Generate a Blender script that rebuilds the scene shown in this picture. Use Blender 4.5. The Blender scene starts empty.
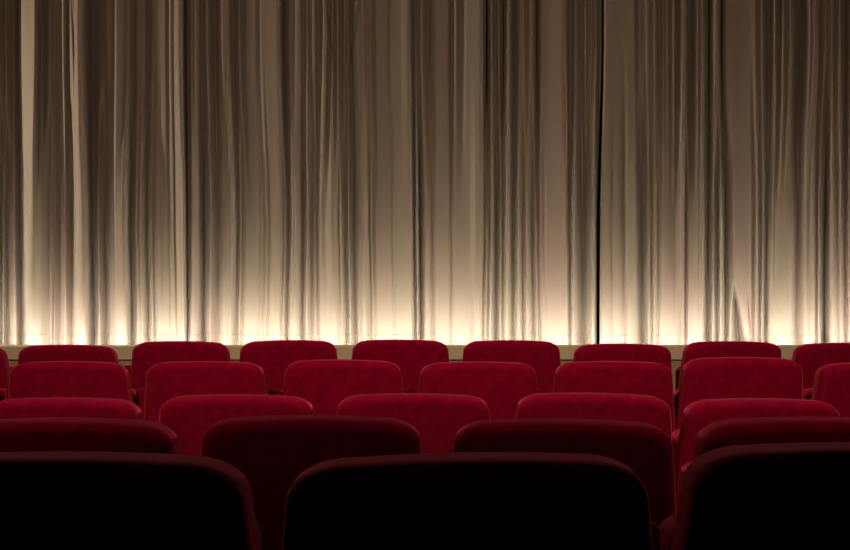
import bpy, bmesh, math, random
import numpy as np
from mathutils import Vector, Matrix

rng = random.Random(7)
C = bpy.context.scene.collection
CAM_Z = 1.12
F = 1000.0          # focal length in pixels of the 850 px wide frame

# ------------------------------------------------------------------ materials
def new_mat(name):
    m = bpy.data.materials.new(name); m.use_nodes = True
    nt = m.node_tree
    return m, nt, nt.nodes['Principled BSDF']

def noise(nt, scale, detail=4, coords='Object', stretch=None):
    tc = nt.nodes.new('ShaderNodeTexCoord')
    n = nt.nodes.new('ShaderNodeTexNoise')
    n.inputs['Scale'].default_value = scale
    n.inputs['Detail'].default_value = detail
    if stretch:
        mp = nt.nodes.new('ShaderNodeMapping'); mp.inputs['Scale'].default_value = stretch
        nt.links.new(tc.outputs[coords], mp.inputs['Vector']); nt.links.new(mp.outputs[0], n.inputs['Vector'])
    else:
        nt.links.new(tc.outputs[coords], n.inputs['Vector'])
    return n

def ramp(nt, fac, c0, c1, p0=.35, p1=.65):
    r = nt.nodes.new('ShaderNodeValToRGB')
    r.color_ramp.elements[0].position = p0; r.color_ramp.elements[0].color = (*c0, 1)
    r.color_ramp.elements[1].position = p1; r.color_ramp.elements[1].color = (*c1, 1)
    nt.links.new(fac, r.inputs[0]); return r

def bump(nt, bsdf, height, strength, dist):
    b = nt.nodes.new('ShaderNodeBump'); b.inputs['Strength'].default_value = strength
    b.inputs['Distance'].default_value = dist
    nt.links.new(height, b.inputs['Height']); nt.links.new(b.outputs[0], bsdf.inputs['Normal'])

def velvet(name='red_velvet'):
    m, nt, b = new_mat(name)
    n = noise(nt, 34, 8)
    r = ramp(nt, n.outputs['Fac'], (.175, .0008, .020), (.25, .0012, .028), .32, .68)
    nt.links.new(r.outputs[0], b.inputs['Base Color'])
    b.inputs['Roughness'].default_value = .8; b.inputs['Specular Tint'].default_value = (1, .08, .12, 1)
    b.inputs['Specular IOR Level'].default_value = .12
    b.inputs['Sheen Weight'].default_value = SHEEN
    b.inputs['Sheen Roughness'].default_value = .38
    b.inputs['Sheen Tint'].default_value = (1.0, .12, .17, 1)
    n2 = noise(nt, 420, 3)
    bump(nt, b, n2.outputs['Fac'], .35, .0015)
    return m
SHEEN = 1.0
VELVET = velvet()

def curtain_mat():
    m, nt, b = new_mat('curtain_cloth')
    n = noise(nt, 1.0, 3, stretch=(700, 700, 90))
    r = ramp(nt, n.outputs['Fac'], (.112, .093, .075), (.145, .120, .097), .3, .7)
    # slow change of tone between widths of cloth
    n3 = noise(nt, 1.0, 2, stretch=(5, 1, .25))
    r3 = ramp(nt, n3.outputs['Fac'], (1.0, .89, .86), (.96, .94, .85), .38, .62)
    mx = nt.nodes.new('ShaderNodeMix'); mx.data_type = 'RGBA'; mx.blend_type = 'MULTIPLY'
    mx.inputs['Factor'].default_value = 1
    nt.links.new(r.outputs[0], mx.inputs[6]); nt.links.new(r3.outputs[0], mx.inputs[7])
    nt.links.new(mx.outputs[2], b.inputs['Base Color'])
    b.inputs['Roughness'].default_value = .62
    b.inputs['Specular IOR Level'].default_value = .25
    b.inputs['Sheen Weight'].default_value = .12
    b.inputs['Sheen Tint'].default_value = (1, .9, .75, 1)
    n2 = noise(nt, 1.0, 2, stretch=(260, 260, 500))
    bump(nt, b, n2.outputs['Fac'], .25, .0012)
    return m
CURTAIN = curtain_mat()

def plain(name, col, rough=.6, var=.12, scale=6, metal=0):
    m, nt, b = new_mat(name)
    n = noise(nt, scale, 5)
    r = ramp(nt, n.outputs['Fac'], tuple(c*(1-var) for c in col), tuple(min(1, c*(1+var)) for c in col))
    nt.links.new(r.outputs[0], b.inputs['Base Color'])
    b.inputs['Roughness'].default_value = rough; b.inputs['Metallic'].default_value = metal
    return m
CREAM = plain('cream_paint', (.62, .52, .33), .55, .06)
TAN = plain('tan_paint', (.36, .28, .17), .6, .08)
DARK = plain('dark_paint', (.03, .027, .025), .8)
CARPET = plain('dark_red_carpet', (.035, .008, .010), .95, .3, 60)
METAL = plain('black_metal', (.03, .03, .032), .45, .1, 20, .6)
THREAD = plain('brown_thread', (.13, .108, .085), .8)
BLACK = plain('gap_shade_black', (.006, .006, .006), .9)  # wall behind the curtain: the gap's shade is put into its colour
def emis(name, col, s):
    m, nt, b = new_mat(name)
    b.inputs['Emission Color'].default_value = (*col, 1); b.inputs['Emission Strength'].default_value = s
    b.inputs['Base Color'].default_value = (.8, .8, .8, 1)
    return m

# ------------------------------------------------------------------ helpers
def link(name, bm, mat, parent=None, smooth=True):
    me = bpy.data.meshes.new(name); bm.normal_update(); bm.to_mesh(me); bm.free()
    for p in me.polygons: p.use_smooth = smooth
    me.materials.append(mat)
    o = bpy.data.objects.new(name, me); C.objects.link(o)
    if parent: o.parent = parent
    return o

def box(bm, x0, x1, y0, y1, z0, z1, bev=0, seg=3):
    r = bmesh.ops.create_cube(bm, size=1)
    vs = r['verts']
    for v in vs:
        v.co = Vector(((x0+x1)/2 + v.co.x*(x1-x0), (y0+y1)/2 + v.co.y*(y1-y0), (z0+z1)/2 + v.co.z*(z1-z0)))
    if bev:
        es = list({e for v in vs for e in v.link_edges})
        bmesh.ops.bevel(bm, geom=es, offset=bev, segments=seg, profile=.5, affect='EDGES')

def struct(name, bm, mat):
    o = link(name, bm, mat, smooth=False); o['kind'] = 'structure'; return o

# ------------------------------------------------------------------ rows of seats
# row: distance of the rear of the backs, height of their tops below the eye
ROWS = [(y, (t-275)/F*(y+.065)) for y, t in ((1.275, 453), (2.13, 418), (3.07, 396), (4.05, 361), (4.93, 342))]
BACK_H = .88
ARM_DROP = .125
fz = [CAM_Z - h - BACK_H for _, h in ROWS]

# floor following the rows (a shallow dish)
STAGE_Y = 6.12
prof = [(-3.2, fz[0]+.25), (0.0, fz[0]+.10), (1.0, fz[0]), (1.9, fz[0]), (2.0, fz[1]), (2.75, fz[1]), (2.9, fz[2]),
        (3.7, fz[2]), (3.85, fz[3]), (4.65, fz[3]), (4.75, fz[4]), (7.6, fz[4])]
bm = bmesh.new()
XW = 5.3
nx = 12
grid = [[bm.verts.new((-XW + 2*XW*i/nx, y, z)) for i in range(nx+1)] for y, z in prof]
for j in range(len(prof)-1):
    for i in range(nx):
        bm.faces.new((grid[j][i], grid[j][i+1], grid[j+1][i+1], grid[j+1][i]))
ret = bmesh.ops.extrude_face_region(bm, geom=bm.faces[:])
for v in [g for g in ret['geom'] if isinstance(g, bmesh.types.BMVert)]: v.co.z = -.6
bmesh.ops.recalc_face_normals(bm, faces=bm.faces[:])
struct('floor', bm, CARPET)
CEIL = CAM_Z + 2.15
bm = bmesh.new(); box(bm, -XW-.1, XW+.1, -3.3, 7.7, CEIL, CEIL+.1); struct('ceiling', bm, DARK)
for nm, x in (('wall_left', -XW-.1), ('wall_right', XW)):
    bm = bmesh.new(); box(bm, x, x+.1, -3.2, 7.6, -.6, CEIL); struct(nm, bm, DARK)
bm = bmesh.new(); box(bm, -XW, XW, 7.4, 7.6, fz[4], CEIL); struct('wall_front', bm, BLACK)
bm = bmesh.new(); box(bm, -XW, XW, -3.3, -3.2, -.6, CEIL); struct('wall_back', bm, DARK)

# low stage front with its cream capping board, trough and footlight behind
TOPZ = CAM_Z - (346-275)/F*STAGE_Y
bm = bmesh.new(); box(bm, -XW, XW, STAGE_Y+.02, STAGE_Y+.09, fz[4], TOPZ-.084); struct('stage_front', bm, TAN)
bm = bmesh.new(); box(bm, -XW, XW, STAGE_Y, STAGE_Y+.10, TOPZ-.084, TOPZ, .004, 2); struct('trim_1', bm, CREAM)
bm = bmesh.new(); box(bm, -XW, XW, STAGE_Y+.09, 7.4, fz[4], TOPZ-.16); struct('stage_floor', bm, CREAM)

# ---- seat meshes
def back_mesh():
    """padded back: rounded outline, wider towards the arms, thick soft edges. origin: bottom centre of the rear face"""
    bm = bmesh.new()
    H = BACK_H - .36            # from seat pan to the top
    T = .10
    wtop, wbot = .232, .262
    def half(z):                # half width against height
        d = H - z
        return wtop + (wbot-wtop)*min(1, d/.30)**.9
    rx, rz = .084, .060
    pts = []
    # top edge, slightly crowned, then corner, side, bottom
    n_top, n_c, n_s = 10, 9, 12
    right = []
    xc = wtop - rx
    for i in range(n_top): 
        x = xc*i/n_top; right.append((x, H - .010*(x/wtop)**2))
    e = 2.25
    z1 = H - .010*(xc/wtop)**2
    for i in range(n_c+1):
        a = math.pi/2*(1 - i/n_c)
        cx, cz = abs(math.cos(a))**(2/e), abs(math.sin(a))**(2/e)
        zz = (z1 - rz) + rz*cz
        right.append((xc + (half(z1-rz)-xc)*cx, zz))
    zb = .03
    for i in range(1, n_s+1):
        z = (z1-rz) + (zb-(z1-rz))*i/n_s
        right.append((half(z), z))
    for i in range(1, 5):
        a = math.pi/2*i/4
        right.append((half(zb) - .03*(1-math.cos(a)), zb - .03*math.sin(a)))
    for i in range(1, 7): right.append(((half(0)-.03)*(1-i/6), 0))
    out = right + [(-x, z) for x, z in right[-2:0:-1]]
    P = np.array(out); n = len(P)
    # inward normals
    nx_ = np.zeros_like(P)
    for i in range(n):
        d = P[(i+1) % n] - P[i-1]; d /= np.linalg.norm(d)
        nx_[i] = (d[1], -d[0])
    cen = np.array([0, H*.5])
    for i in range(n):
        if np.dot(nx_[i], cen-P[i]) < 0: nx_[i] *= -1
    R = .031
    rings = []                  # (inset, depth y)
    K = 6
    for k in range(K+1):        # rear quarter round, from the side's middle to the rear face
        a = math.pi/2*k/K
        rings.append((R*(1-math.cos(a)), R*(1-math.sin(a))))
    rear = rings[:]
    fro = [(i, T - y) for i, y in rings][::-1]
    def ring(ins, y): return [bm.verts.new((P[i][0]+nx_[i][0]*ins, y, P[i][1]+nx_[i][1]*ins)) for i in range(n)]
    seq = [ring(i, y) for i, y in fro] + [ring(i, y) for i, y in rear]
    for A, B in zip(seq[:-1], seq[1:]):
        for i in range(n):
            j = (i+1) % n
            bm.faces.new((A[i], A[j], B[j], B[i]))
    def cap(base, y, sign, flip):
        prev = base
        inner = [Vector((v.co.x, y, v.co.z)) for v in base]
        for s in (.94, .85, .72, .55, .35, .15):
            cur = []
            for v in inner:
                bul = .012*(1-s**2)
                cur.append(bm.verts.new((v.x*s, y + sign*bul, H*.5+(v.z-H*.5)*s)))
            for i in range(n):
                j = (i+1) % n
                f = (prev[i], prev[j], cur[j], cur[i])
                bm.faces.new(f)
            prev = cur
        c = bm.verts.new((0, y+sign*.012, H*.5))
        for i in range(n): bm.faces.new((prev[i], prev[(i+1) % n], c))
    cap(seq[-1], 0.0, -1, False); cap(seq[0], T, 1, True)
    bmesh.ops.recalc_face_normals(bm, faces=bm.faces[:])
    # recline: the foot of the back lies further forward
    rec = math.radians(11)
    for v in bm.verts:
        d = H - v.co.z
        v.co.y += math.tan(rec)*d
    me = bpy.data.meshes.new('backrest'); bm.to_mesh(me); bm.free()
    for p in me.polygons: p.use_smooth = True
    me.materials.append(VELVET)
    return me

def seat_master():
    root = bpy.data.objects.new('cinema_seat', None); C.objects.link(root)
    root.empty_display_size = .1
    bk = bpy.data.objects.new('backrest', back_mesh()); C.objects.link(bk); bk.parent = root
    bk.location = (0, 0, .36)
    # tipped-up cushion
    bm = bmesh.new(); box(bm, -.216, .216, .225, .345, .33, .74, .035, 5)
    link('seat_cushion', bm, VELVET, root)
    # padded arm between this seat and the next, with upholstered side
    AT = BACK_H - ARM_DROP
    bm = bmesh.new(); box(bm, .230, .290, .205, .58, AT-.30, AT, .016, 5)
    for v in bm.verts: v.co.z -= math.tan(math.radians(14))*(v.co.y-.2)*(1 if v.co.z > AT-.15 else .3)
    link('armrest', bm, VELVET, root)
    bm = bmesh.new(); box(bm, .250, .284, .20, .50, .012, AT-.30, .006, 2)
    box(bm, .234, .290, .20, .52, 0, .012, .003, 2)
    link('support_leg', bm, METAL, root)
    bm = bmesh.new(); box(bm, -.245, .250, .235, .27, .29, .33, .008, 2)
    link('crossbar', bm, METAL, root, smooth=False)
    return root

# measured seats: (centre px, top px, roll degrees)
SEATS = [
 [(-337, 453, 0, 'x'), (66, 452, .2, 'nearest row, bottom left corner of the frame'),
  (472, 453, -.9, 'nearest row, largest back at the middle of the bottom'),
  (868, 442.5, 0, 'nearest row, bottom right corner of the frame'), (1273, 450, 0, 'x')],
 [(-180, 418, 0, 'x'), (64, 417.5, .3, 'second row from the viewer, at the left edge'),
  (311, 415, .2, 'second row, second from left, behind the largest back'),
  (560, 418.5, .6, 'second row, second from right, behind the largest back'),
  (810, 416.5, -.2, 'second row from the viewer, at the right edge'), (1057, 418, 0, 'x')],
 [(-112, 397, 0, 'x'), (62, 397, .2, 'third of five rows, first from the left edge'),
  (236, 394, .5, 'third of five rows, second from the left edge'),
  (412.5, 393, .2, 'third of five rows, third from the left edge'),
  (591, 392.5, 1.0, 'third of five rows, second from the right edge'),
  (761, 398, .4, 'third of five rows, first from the right edge'), (938, 397, 0, 'x')],
 [(-68, 361, 0, 'x'), (68, 361, .3, 'fourth of five rows, first from the left edge'),
  (205, 361, .2, 'fourth of five rows, second from the left edge'),
  (342, 359.5, .5, 'fourth of five rows, third from the left edge'),
  (478, 361.5, 0, 'fourth of five rows, fourth of seven'),
  (613, 361, .3, 'fourth of five rows, third from the right edge'),
  (742, 357, .3, 'fourth of five rows, tallest, second from the right edge'),
  (877, 362, -.5, 'fourth of five rows, cut off by the right edge')],
 [(-44, 345, .5, 'row nearest the curtain, sliver at the left edge'),
  (67, 344.5, .3, 'row nearest the curtain, first whole one from left'),
  (180, 341, .3, 'row nearest the curtain, second whole one from left'),
  (289, 340, -.4, 'row nearest the curtain, third whole one from left'),
  (400, 339.5, .3, 'row nearest the curtain, fourth whole one from left'),
  (511, 340, .3, 'row nearest the curtain, fifth whole one from left'),
  (622, 343.5, .4, 'row nearest the curtain, below the black curtain gap'),
  (732, 341, .2, 'row nearest the curtain, last whole one at right'),
  (844, 342.5, -.5, 'row nearest the curtain, cut off by the right edge'), (955, 342, 0, 'x')],
]
ADJ = ['deep red velvet cinema seat back in ']
master = seat_master()
parts = list(master.children)
first = True
GROUP = ['seats of the nearest row', 'seats of the second row', 'seats of the third row', 'seats of the fourth row', 'seats of the front row by the curtain']
TONE = ['nearly black dark red', 'very dark red', 'dark red', 'deep red', 'bright crimson']
for r, row in enumerate(SEATS):
    Y, h = ROWS[r]
    for (cx, yt, roll, lab) in row:
        if first: root = master; kids = parts; first = False
        else:
            root = master.copy(); C.objects.link(root); kids = []
            for p in parts:
                c = p.copy(); C.objects.link(c); c.parent = root; kids.append(c)
        root.location = ((cx-425)/F*(Y+.05), Y, fz[r])
        if lab == 'x':
            side = 'left' if cx < 425 else 'right'
            lab = ('%s velvet seat just outside the %s edge, %s' % (TONE[r], side,
                   ['the nearest row', 'the second row', 'the middle row', 'the fourth row', 'the front row'][r]))
        else:
            lab = TONE[r] + ' velvet seat, ' + lab
        root['label'] = lab; root['category'] = 'seat'; root['group'] = GROUP[r]
        ztop = CAM_Z - (yt-275)/F*(Y+.065)
        for k in kids:
            if k.name.startswith('backrest'):
                k.location = (0, 0, .36 + (ztop - (fz[r] + BACK_H)))
                k.rotation_euler = (0, math.radians(roll), math.radians(rng.uniform(-.8, .8)))
        if r == 0 and cx == 66:
            for k in kids:
                if k.name.startswith('armrest'):      # this arm sits lower than the others
                    k.location = (0, 0, -.12)

# ------------------------------------------------------------------ curtains
CY = 6.70
T = """0:3,4:2.5,6:4,8:2.5,16:2.2,19:2,21.5:2.5,22.5:8,27:7.5,30:6,33:8.5,35:4,38:2.5,45:2.3,47.5:2.5,48.3:6.5,49.5:3,55:3.2,62:3.2,68:2.8,71:3,72:7,73:4.5,74.5:4,76:8,77.5:6,79:3.8,84:3,88:2,96:2,98:2.8,105:3,111:3.2,113.5:3.5,115:7,117:4,124:3.6,130:3.8,133:2.2,136:3,142:4,147:3,150:2.2,154:4,160:4.2,165:4.2,
170:4,174:4,175.5:7,178:6,180:4.2,182:3.2,185.5:1,188.5:1.3,191:3.5,198:3.6,201:2.8,204:2.4,207:3.8,210:2.8,217:2.6,220.5:2.6,221.5:7,223:4,228:4,231:2.4,238:2.8,240:3.8,243:2.4,246:3,249:4.4,254:4.6,257:3.4,261:4.4,268:4.6,276:4.6,279:3.6,283:1.6,287:1.8,290:3.2,295:4.2,299:4.2,302:2.6,305:2.6,308:4,310:2.6,314:3.8,316:3,319:2.6,323:4.6,326:4,328:2.2,333:3.2,336:2.6,
340:2.4,343:2.4,348:3.2,353:2,356:3.8,362:4,366:3.2,371:3.4,374:2.6,378:4.4,386:4.6,389:3.2,392:4.2,396:4,402:4.6,407:4.6,410:3.2,414:1.6,417:3.8,419:1.6,421.5:4.2,423:3,430:2.8,434:3.4,438:4.2,448:4.4,451:2,454:2.4,456:4,459:3,463:4.2,470:4.4,478:4.4,482:3.4,486:1,490:1.2,492:4,494:2,498:2.6,501:2.2,504:1.4,507:2,508.5:4.2,
510:3,512:1.8,516:2,520:3.4,525:3.6,527:2,531:4.2,533:3,536:1.3,539:1.8,542:4,550:4.4,558:4.6,564:3.6,568:2.4,572:2.4,576:3.6,579:2.8,583:2.4,588:2.6,592:3.4,595:2.6,598:4,600:1.4,604:1.2,606.5:4.2,612:4,620:4,628:4.2,634:3.6,637:2,640:3.6,646:3.4,652:3.2,655:3.6,658:2.4,663:2.6,668:3.4,672:2.2,675:2.6,678:1.6,
680:3,683:4.6,686:3,690:1.8,694:1.6,698:3.4,704:3.2,707:1.4,711:1.4,714:3.8,718:3.4,720:1.2,724:1.6,727:4,735:4.2,745:4.2,755:4,758:2.4,762:3,765:2.2,770:1.8,774:2.2,776:4,778:1.3,781:1.4,784:3.4,787:2.4,791:3.2,794:2.4,802:1.8,807:2,810:3.6,817:3.6,820:2.2,823:3.2,828:3.2,836:3.4,842:3,845:1.6,847:1.6,850:3.4"""
M = """0:2.5,4:2.5,8:2,9.5:4.5,11:4,13:4.5,15:4.2,18:2.5,22:2,24:10,27:9.5,30:7,32:5.5,37:5.3,41:5,42:4,46:3.6,51:4.2,58:3.8,62:3.2,66:4.2,70:3.5,75:3,77.5:9,80:6,84:5,87:4.6,88:2.3,94:2.2,97:2.6,99.5:4.5,101:2.6,106:2.7,110:3.8,113:7.5,115:5.8,120:5.6,125:5,127:2.4,133:2.3,136:4.8,141:4.6,145:3,149:2.8,151.5:4.8,154:3.2,157:5,165:4.8,
170:5,174:4.8,177.5:4.8,178.5:8.5,181:5.5,183:7,185:5,186.5:.8,189:1,191:4.5,197:4.5,201:2.6,206:2.5,208.5:3,211:4.6,213:4,218:3.8,224:4.5,227:6,231:6.5,234:4,239:3.2,242:5,244:3.8,247:5.2,252:5.5,257:5.2,261:4.6,263:5.2,266:4.6,270:4.9,273:5.8,278:6.2,281:5,284:4,286:5.2,289:2.7,291:2.8,293:5,297:5.2,300:4.5,304:3,307:3,308:5.5,310:3.8,316:3.7,319:3.8,321:6.8,324:5.5,328:6.6,333:6,337:5,
340:4.5,344:4.8,346:3.2,355:3.2,357:4,359.5:6.8,364:5.8,368:4,370:3.8,372:5.2,374:4.2,377:5.3,385:5.5,391:5.3,393:4.8,396:5.6,404:5.6,411:5.8,413:3,416:2.2,418:3.2,420:1.5,422:1.8,424:5,427:5.8,430:5,433:3.8,435:5,440:5.8,446:5.6,450:5.2,452.5:3.8,454:7,456:5.6,463:5.6,470:5.7,473:6.8,477:6,482:5,485.5:2.8,487.5:5.2,489.5:2.8,492.5:5.8,494.5:2.5,500:3,502:4.5,505:3,507.5:6,
510:4.5,512:2.5,514:2.8,517:5,521:4.8,523:2.6,525:4.8,528:5,531:3.6,535:3.2,536.5:5.2,539:2.8,541:5,548:5.5,556:5.6,563:5.5,567:5,569:3,571:3.4,573:5,576:4.2,578:2.8,583:3.2,590:4.2,595:5.2,597:.5,600:.5,601.5:7,604:5.8,609:5,612:4.6,615:5.2,620:5.2,625:4.2,628:5.2,634:4.8,637:4,639:3,644:3.2,648:3.6,650:5.3,652.5:3,655:5.4,658:4,662:5,668:5.8,675:6,
680:6.5,682.5:7.5,684.5:3,687:2.8,689:5,696:5.5,703:5,705.5:2.6,711:2.8,714:4.5,717:2.6,719.5:2.6,721.5:4.8,724:2.3,728:3,732:4.8,738:5.8,746:6,751:5.5,753.5:3.5,757:4.6,761:3,764:4.4,767.5:1.8,770:4.5,775:5.4,783:5.5,791:5.5,793:4.3,796:3.2,799:4,805:5.3,812:5.2,816:4.2,818:2.6,820:4.5,822:2,829:2,831:4.5,837:5,843:4.6,845:3,848:4,850:4.5"""
#TONES#
TONES = [[35,32,27,20,18,27,36,31,26,25,24,23,23,23,24,23,22,19,17,15,14,15,62,72,72,71,68,63,54,48,50,63,76,73,53,39,32,25,22,22,23,23,23,23,23,23,26,31,85,38,34,35,36,36,37,37,35,34,35,36,36,36,36,37,37,37,34,29,22,17,17,41,61,37,27,51,65,55,39,32,29,25,23,22,21,20,17,15,14,15,15,15,15,15,15,16,20,28,33,35,36,37,38,38,38,39,39,40,40,40,39,40,42,42,104,101,58,40,38,37,37,36,36,36,37,40,41,41,41,42,39,32,23,21,25,32,36,39,41,42,42,42,42,42,41,39,36,31,26,22,24,31,38,42,42,42,42,42,42,42,42,42,42,42,42,42,39,35,33,36,39,42,40,34,42,65,65,62,56,46,36,28,21,16,11,6,6,6,7,17,32,40,39,39,41,41,39,38,38,37,33,28,25,24,26,31,36,38,36,32,29,28,28,27,26,26,26,25,24,23,26,82,56,40,38,38,38,39,36,30,25,22,22,23,26,29,30,30,31,38,40,34,26,23,27,31,35,41,42,42,42,42,42,42,42,42,40,37,37,37,38,40,41,41,41,41,41,41,43,43,42,42,42,42,43,44,42,42,39,34,28,22,16,12,12,12,13,17,25,33,37,37,35,35,36,38,39,41,42,42,39,30,24,22,22,23,28,38,40,30,25,26,28,34,40,37,31,27,24,24,26,29,35,37,39,41,38,27,22,23,25,26,27,27,25,23,23,25,25,23,22,23,25,27,29,30,29,29,30,30,26,21,18,20,29,39,42,42,41,40,39,40,41,39,37,35,34,35,34,34,35,34,31,27,28,33,39,42,42,42,42,42,42,42,42,42,42,42,37,35,38,42,42,42,42,42,42,42,42,42,42,42,52,50,49,49,49,42,42,37,31,24,17,12,13,22,35,32,17,14,24,40,34,30,30,30,30,29,28,29,31,33,35,36,38,39,40,42,42,42,42,42,42,42,42,42,42,42,42,37,22,16,17,19,23,34,42,41,35,34,36,37,37,37,38,39,40,41,41,42,42,42,41,41,41,41,41,42,41,41,41,38,32,24,16,11,10,8,6,6,11,28,37,25,18,18,19,20,20,21,21,19,16,13,11,12,13,20,39,35,26,18,15,15,17,18,21,26,31,36,39,39,38,40,42,35,22,20,27,35,42,42,40,30,20,13,10,11,12,16,24,34,41,42,42,42,42,42,42,42,42,42,42,42,42,42,42,42,42,42,42,41,41,40,39,37,34,28,23,22,22,23,25,25,26,29,31,31,29,28,28,26,23,21,22,24,25,25,24,23,25,31,34,30,25,25,33,42,37,16,10,14,20,18,17,25,40,42,42,42,42,42,42,42,42,42,42,42,42,42,42,42,42,42,42,42,42,42,42,42,42,41,41,42,39,29,21,21,28,37,41,40,39,37,37,38,39,40,40,39,38,35,32,32,36,39,34,28,24,23,24,25,27,29,29,28,28,33,37,33,26,20,17,18,22,22,17,13,14,20,25,32,42,42,42,35,30,26,21,17,14,13,13,13,15,20,26,32,36,35,32,31,33,36,32,22,13,9,9,10,10,14,22,31,36,37,38,37,26,13,9,11,12,12,15,24,36,42,42,42,42,42,42,42,42,42,42,42,42,42,42,42,42,42,42,42,42,42,42,42,42,42,42,42,42,42,39,28,23,23,24,27,29,27,23,20,18,16,15,13,13,13,12,11,18,36,37,15,7,6,6,8,13,23,32,29,23,19,18,20,25,27,24,19,16,16,16,16,16,16,15,13,13,14,16,16,17,20,28,36,40,40,39,39,39,40,41,37,29,23,23,28,34,36,37,37,38,38,36,35,35,38,41,41,39,36,34,32,31,32,34,34,28,20,14,12,11,14,23,33],
[20,20,20,20,21,20,18,17,28,50,48,48,53,56,56,55,43,32,26,22,18,16,41,112,115,115,115,115,102,86,73,56,56,56,51,51,50,50,50,49,49,45,42,42,41,40,40,41,42,43,43,43,43,43,42,42,42,41,41,40,39,38,38,40,41,43,43,42,41,40,39,38,38,37,19,27,58,99,87,67,55,56,55,52,47,43,38,23,14,15,16,17,18,18,18,19,20,24,33,44,30,21,22,24,26,26,27,30,35,40,54,56,115,115,96,56,56,56,56,56,56,56,55,54,53,42,26,18,17,17,18,18,18,24,35,47,51,49,48,47,48,48,45,40,36,33,30,25,21,24,34,48,45,36,34,41,50,56,56,56,53,51,52,53,54,55,56,56,52,49,48,50,55,56,56,45,38,40,90,83,56,56,70,71,52,24,6,6,6,12,34,49,48,48,46,43,43,42,38,32,25,20,18,17,17,18,21,24,27,33,37,39,38,38,40,41,41,41,42,43,44,45,46,46,50,56,56,56,85,87,83,56,52,40,35,35,35,34,32,35,40,46,45,40,41,48,53,56,56,56,56,56,56,56,56,56,55,56,56,55,49,47,51,55,52,46,44,48,50,47,45,50,56,56,56,56,56,66,56,56,55,56,50,40,37,44,48,40,29,23,24,30,43,51,51,50,51,51,50,48,47,46,40,31,24,20,20,34,50,44,39,39,38,36,36,36,37,35,32,40,56,74,56,56,56,56,64,69,71,70,70,70,56,56,56,53,48,45,44,46,47,46,45,45,40,31,26,27,29,29,29,28,29,29,29,30,35,48,56,102,102,92,56,56,56,48,42,39,39,39,41,48,49,46,47,51,55,56,56,56,56,56,56,56,56,56,56,56,56,56,56,55,51,49,51,55,56,56,56,56,56,56,56,56,56,56,56,56,56,56,56,50,33,23,20,16,14,16,17,11,8,9,16,33,48,54,56,56,54,52,49,46,41,40,46,50,52,55,56,56,56,56,56,56,56,56,56,56,56,56,51,39,32,56,75,56,56,56,56,56,56,56,56,56,56,56,56,56,56,56,56,67,73,76,74,72,56,56,56,56,55,54,50,42,31,23,37,55,37,21,28,44,56,37,18,19,22,24,24,24,28,38,43,36,28,30,44,56,56,49,38,25,20,22,29,38,46,49,48,49,50,43,29,29,41,47,47,49,49,45,42,39,35,28,25,33,51,42,30,31,44,53,54,53,52,53,54,55,56,56,56,56,56,56,56,56,56,56,56,55,55,56,55,55,54,56,56,56,39,30,28,31,36,39,39,38,33,26,23,25,28,31,33,33,34,34,35,37,39,40,40,40,42,50,56,44,14,6,6,6,19,76,86,56,56,56,56,54,52,52,52,51,51,53,55,56,55,54,54,54,54,53,52,51,48,46,47,50,52,54,53,51,48,47,45,44,42,37,31,27,27,26,25,26,28,29,30,29,33,44,48,38,26,34,44,47,43,41,43,48,50,51,52,54,56,56,56,56,56,56,56,56,56,56,56,56,56,75,74,76,82,92,93,52,24,23,23,31,45,54,56,56,56,55,56,56,56,56,55,53,52,53,55,49,33,20,19,20,22,24,23,24,26,32,38,35,29,23,19,16,22,32,25,17,15,20,25,30,34,40,45,48,50,50,52,55,56,56,56,56,56,56,56,56,56,56,56,56,56,56,56,54,43,34,36,38,41,45,44,39,30,26,28,35,35,27,18,11,20,34,46,51,53,54,54,53,53,53,55,56,56,56,56,56,56,56,56,56,56,56,56,56,48,41,36,33,34,39,42,45,46,47,48,48,50,53,55,55,54,53,53,53,54,55,56,50,35,21,19,28,28,17,11,11,12,12,12,12,12,20,37,50,52,53,53,53,51,49,47,47,48,50,50,44,33,30,34,39,42,45]]
#END#
def parse(s):
    a = [tuple(map(float, t.split(':'))) for t in s.replace('\n', '').split(',')]
    return np.array([p[0] for p in a]), np.array([p[1] for p in a])
# matching folds at three heights: near the top, in the middle, near the foot
WARP = [(0, 0, 0), (22, 23.5, 25.5), (33, 29.5, 28.5), (47.5, 46, 46), (75.5, 77.5, 78), (115, 113, 115), (133, 129, 131), (175, 178.5, 180),
        (187, 188, 188), (221.5, 226, 225), (285, 290, 288), (308, 308, 307), (323, 321, 323), (357, 360, 362), (416, 417, 418), (453, 453, 453),
        (487, 486.5, 485), (508, 507.5, 507), (537.5, 538.5, 540), (569, 570, 570), (602.5, 598.5, 598), (638, 640, 640), (682.5, 682.5, 682),
        (709, 708, 707), (722, 724, 724), (767, 767.5, 766), (804, 796, 795), (845, 845, 845), (850, 850, 850)]
WT, WM, WB = (np.array([w[i] for w in WARP]) for i in range(3))

STEP = .5
U = np.arange(-320, 1171, STEP)        # photo columns at mid height, far past the frame on both sides
def fill(xs, ls, seed, base):
    """past the frame the folds go on irregularly"""
    r = random.Random(seed)
    lx, ll = [], []
    x = -330.0
    while x < -3:
        lx.append(x); ll.append(base*r.choice([.45, .9, 1, 1, .6, .8, .5, 1.0])); x += r.uniform(2.5, 7)
    rx, rl = [], []
    x = 854.0
    while x < 1185:
        rx.append(x); rl.append(base*r.choice([.45, .9, 1, 1, .6, .8, .5, 1.0])); x += r.uniform(2.5, 7)
    return np.concatenate([lx, xs, rx]), np.concatenate([ll, ls, rl])

def smooth(a, w):
    k = np.exp(-.5*(np.arange(-int(3*w)-1, int(3*w)+2)/w)**2); k /= k.sum()
    return np.convolve(np.pad(a, len(k)//2, mode='edge'), k, mode='valid')

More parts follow.
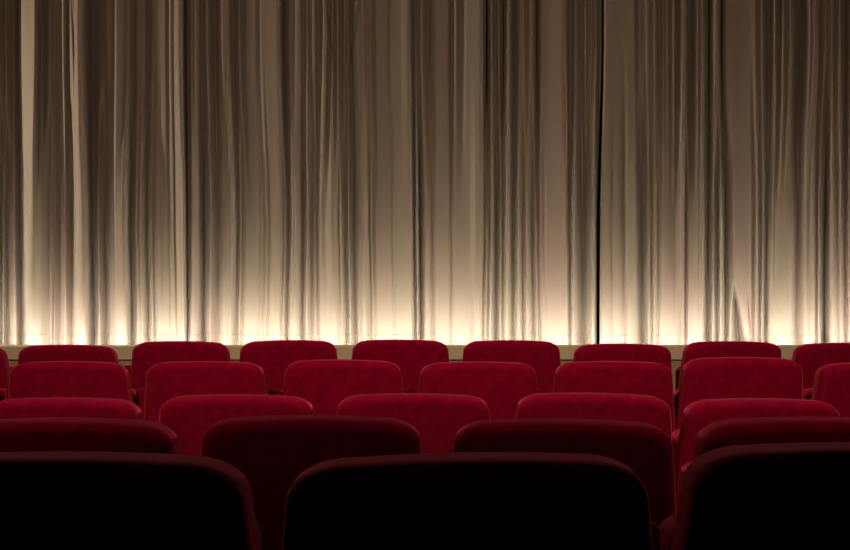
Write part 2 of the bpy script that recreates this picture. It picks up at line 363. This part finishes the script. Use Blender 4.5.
GAIN = 2.6
def relief(tone, ref):
    """fold depth: fully lit cloth is flat, darker cloth turns away into a pleat and comes back"""
    r = np.clip(tone/ref, .12, 2)
    L = smooth(r, 1.1)
    down = np.sqrt(np.clip(1/np.clip(L, .22, 1)**1.7 - 1, 0, None))*GAIN
    up = np.clip(L-1.03, 0, 1)*3.2
    n = len(L)
    mx = [0] + [i for i in range(1, n-1) if L[i] > L[i-1] and L[i] >= L[i+1]] + [n-1]
    s = np.zeros(n)
    for a, b in zip(mx[:-1], mx[1:]):
        d = down[a:b]; p = up[a:b].sum(); tot = d.sum()
        # first part recedes, second part returns
        sd = np.interp(U[a], [0, 300, 850], [.5, .3, .15]); target = tot*(.5+.32*sd)+p/2
        cs = np.cumsum(d)
        k = int(np.searchsorted(cs, min(target, tot)))
        s[a:b] = d; s[a:a+k] *= -1; s[a:b] += up[a:b]
    D = np.cumsum(s)*STEP
    D -= smooth(D, 36)                  # keep the cloth hanging in one plane
    D -= 9/(1+np.exp((U-23)/1.0))       # the cloth at the far left hangs further back
    return smooth(D, .8)*CY/F           # metres, positive towards the room

tx, tl = parse(T); mx_, ml = parse(M)
if TONES: tx = mx_ = np.arange(850)+.5; tl, ml = (np.array(q)/10 for q in TONES)
tx = tx - .7; mx_ = mx_ - .7
tx2 = np.interp(tx, WT, WM)             # top tones brought to mid-height columns
DT = relief(np.interp(U, *fill(tx2, tl, 3, 4.3)), 4.1)
DM = relief(np.interp(U, *fill(mx_, ml, 3, 5.5)), 5.5)
rs = np.random.RandomState(5)
slow = smooth(rs.randn(len(U)), 60)*9*.02
slow2 = smooth(rs.randn(len(U)), 14)*2*.006

# slanted creases: (y0, x0, y1, x1, half width at y0, at y1, depth m)
CREASE = [(-40, 321, 118, 341, 1.2, 1.2, .02), (-40, 364, 118, 342, 1.2, 1.2, .02), (-40, 331, 90, 341, 1, 1, .015), (-40, 352, 95, 342, 1, 1, .015),
          (286, 734, 360, 739, .6, 6.5, .15), (-40, 69.5, 70, 75, .8, .8, .015), (150, 55, 345, 53, .8, .8, .015),
          (290, 766, 330, 767, 2.2, .5, .03), (296, 133, 330, 132, 3, .8, .02), (290, 747, 345, 751, .6, .9, .02),
          (240, 522, 345, 523, 1, 1, .015), (20, 776, 260, 770, 1.2, .8, .02)]
BOTTOM = TOPZ - .145
TOP = CEIL - .14
def py(z): return 275 - (z-CAM_Z)/CY*F
def section(z):
    """x and y of the cloth at height z for all U"""
    y = py(z)
    t = min(1, max(0, (y-30)/200))      # 0 near the top, 1 at mid height
    t = t*t*(3-2*t)
    D = DT*(1-t) + DM*t
    b = min(1, max(0, (y-230)/90))
    xs = U.copy()
    inside = (U > 0) & (U < 850)
    warp = np.interp(U, WM, WT)*(1-t) + U*t if y < 230 else np.interp(U, WM, WB)*b + U*(1-b)
    xs = np.where(inside, warp, U)
    D = D*(1 - .22*b) + slow + slow2*(1-b)
    for y0, x0, y1, x1, w0, w1, dep in CREASE:
        if y0 <= y <= y1:
            k = (y-y0)/(y1-y0); xc = x0+(x1-x0)*k; w = w0+(w1-w0)*k
            fade = min(1, 4*k, 4*(1-k)) if y1 < 345 else min(1, 4*k)
            D = D - dep*fade*np.exp(-((xs-xc)/max(w, .6))**(2 if dep > .1 else 4))
    return (xs-425)/F*(CY-D), CY - D
zs = sorted(set([round(z, 4) for z in
     list(np.linspace(BOTTOM, TOPZ+.10, 8)) + list(np.linspace(TOPZ+.10, CAM_Z+.1, 12)) + list(np.linspace(CAM_Z+.1, CAM_Z+1.9, 26)) + list(np.linspace(CAM_Z+1.9, TOP, 5))]))
HEMZ = CAM_Z - (334-275)/F*CY

zs = sorted(set(zs) | {HEMZ-.02, HEMZ-.006, HEMZ, HEMZ+.02})
def cloth(name, i0, i1, zl, off=0, parent=None, thick=.002):
    rows = []
    bm = bmesh.new()
    for z in zl:
        x, y = section(z)
        rows.append([bm.verts.new((x[i], y[i]-off, z)) for i in range(i0, i1)])
    for A, B in zip(rows[:-1], rows[1:]):
        for i in range(len(A)-1):
            bm.faces.new((A[i], A[i+1], B[i+1], B[i]))
    o = link(name, bm, CURTAIN, parent)
    sm = o.modifiers.new('thickness', 'SOLIDIFY'); sm.thickness = thick; sm.offset = -1
    return o
GAP0, GAP1 = 598.0, 599.6
iL = int(np.searchsorted(U, GAP0)); iR = int(np.searchsorted(U, GAP1))
# the two meeting edges turn back
for k in range(10):
    for D in (DT, DM):
        D[iL-1-k] -= .04*(1-k/10)**2
for (nm, a, b, lab) in (('stage_curtain', 0, iL, 'wide pleated beige stage curtain left of the black gap, lit from below along its hem'),
                        ('stage_curtain', iR, len(U), 'pleated beige stage curtain right of the black gap, behind the right-hand seats')):
    root = cloth(nm, a, b, zs)
    root['label'] = lab; root['category'] = 'curtain'; root['group'] = 'stage curtains'
    hz = [z for z in zs if z <= HEMZ]
    hem = cloth('hem', a, b, hz, off=.0005, parent=root, thick=.0003)
    # stitches along the hem
    bm = bmesh.new()
    x, y = section(HEMZ-.006)
    # one running thread that dips in and out of the cloth
    r = random.Random(a+1); ph = 0; state = 1; left = 6; prev = None; zz = HEMZ-.006
    for j in range(a, b):
        left -= 1
        if left <= 0: state = 1-state; left = r.randint(2, 7) if state else r.randint(8, 40); zz = HEMZ-.006+r.uniform(-.003, .003)
        yy = y[j] - (0.0016 if state else -.004)
        cur = [bm.verts.new((x[j], yy-dy, zz+dz)) for dy, dz in ((0, -.0011), (.0015, -.0011), (.0015, .0011), (0, .0011))]
        if prev:
            for g in range(4): bm.faces.new((prev[g], prev[(g+1) % 4], cur[(g+1) % 4], cur[g]))
        prev = cur
    bmesh.ops.recalc_face_normals(bm, faces=bm.faces[:])
    st = link('stitching', bm, THREAD, root, smooth=False); st['label'] = 'broken brown stitching line above the hem'
bm = bmesh.new(); box(bm, -XW, XW, CY-.10, CY+.16, TOP, CEIL)
struct('trim_2', bm, DARK)

# ------------------------------------------------------------------ lights
LIGHT_W = dict(foot=78, front=245, side=420)
bm = bmesh.new()
LY = STAGE_Y + .33; LZ = TOPZ - .10
box(bm, -4.9, 4.9, LY-.03, LY+.03, TOPZ-.16, LZ-.004)
fl = link('footlight', bm, METAL, smooth=False)
fl['label'] = 'long strip footlight hidden behind the cream ledge at the foot of the curtain'; fl['category'] = 'light'
bm = bmesh.new(); box(bm, -4.88, 4.88, LY-.02, LY+.02, LZ-.004, LZ+.06, .008, 2)
o = link('diffuser', bm, emis('warm_tube', (1, .96, .88), LIGHT_W['foot']), fl, smooth=False)

def spot(name, loc, target, power, angle, blend, size, col):
    l = bpy.data.lights.new(name, 'SPOT'); l.energy = power; l.spot_size = math.radians(angle); l.spot_blend = blend
    l.shadow_soft_size = size; l.color = col
    o = bpy.data.objects.new(name, l); C.objects.link(o); o.location = loc
    o.rotation_euler = (Vector(target)-Vector(loc)).to_track_quat('-Z', 'Y').to_euler()
    return o
for x in (-1.3, 1.3):
    spot('ceiling_spotlight', (x, 1.38, CAM_Z+1.95), (x*.8, 6.7, CAM_Z-.2), LIGHT_W['front'], 120, 1, .07, (1, .70, .49))
spot('wall_spotlight', (-5.1, 6.08, CAM_Z+1.1), (-2.2, 6.75, CAM_Z+.9), LIGHT_W['side'], 100, 1, .05, (1, .84, .62))

for x in (-1.6, 1.6):          # dim backlights added to rim the nearest backs, no known fixtures
    spot('added_rim_light', (x, 4.3, CAM_Z+1.9), (x*.2, 1.2, CAM_Z-.5), 36, 90, .8, .15, (1, .75, .6))
w = bpy.data.worlds.new('World'); bpy.context.scene.world = w; w.use_nodes = True
w.node_tree.nodes['Background'].inputs[0].default_value = (.02, .015, .015, 1)
w.node_tree.nodes['Background'].inputs[1].default_value = .3

# ------------------------------------------------------------------ camera
cam = bpy.data.cameras.new('Camera'); co = bpy.data.objects.new('Camera', cam); C.objects.link(co)
cam.sensor_width = 36; cam.lens = F/850*36
co.location = (0, 0, CAM_Z); co.rotation_euler = (math.pi/2, 0, 0)
cam.clip_start = .05
sc = bpy.context.scene; sc.camera = co
sc.view_settings.view_transform = 'Standard'; sc.view_settings.look = 'None'
sc.view_settings.gamma = 1; sc.view_settings.use_curve_mapping = False
sc.view_settings.exposure = 0
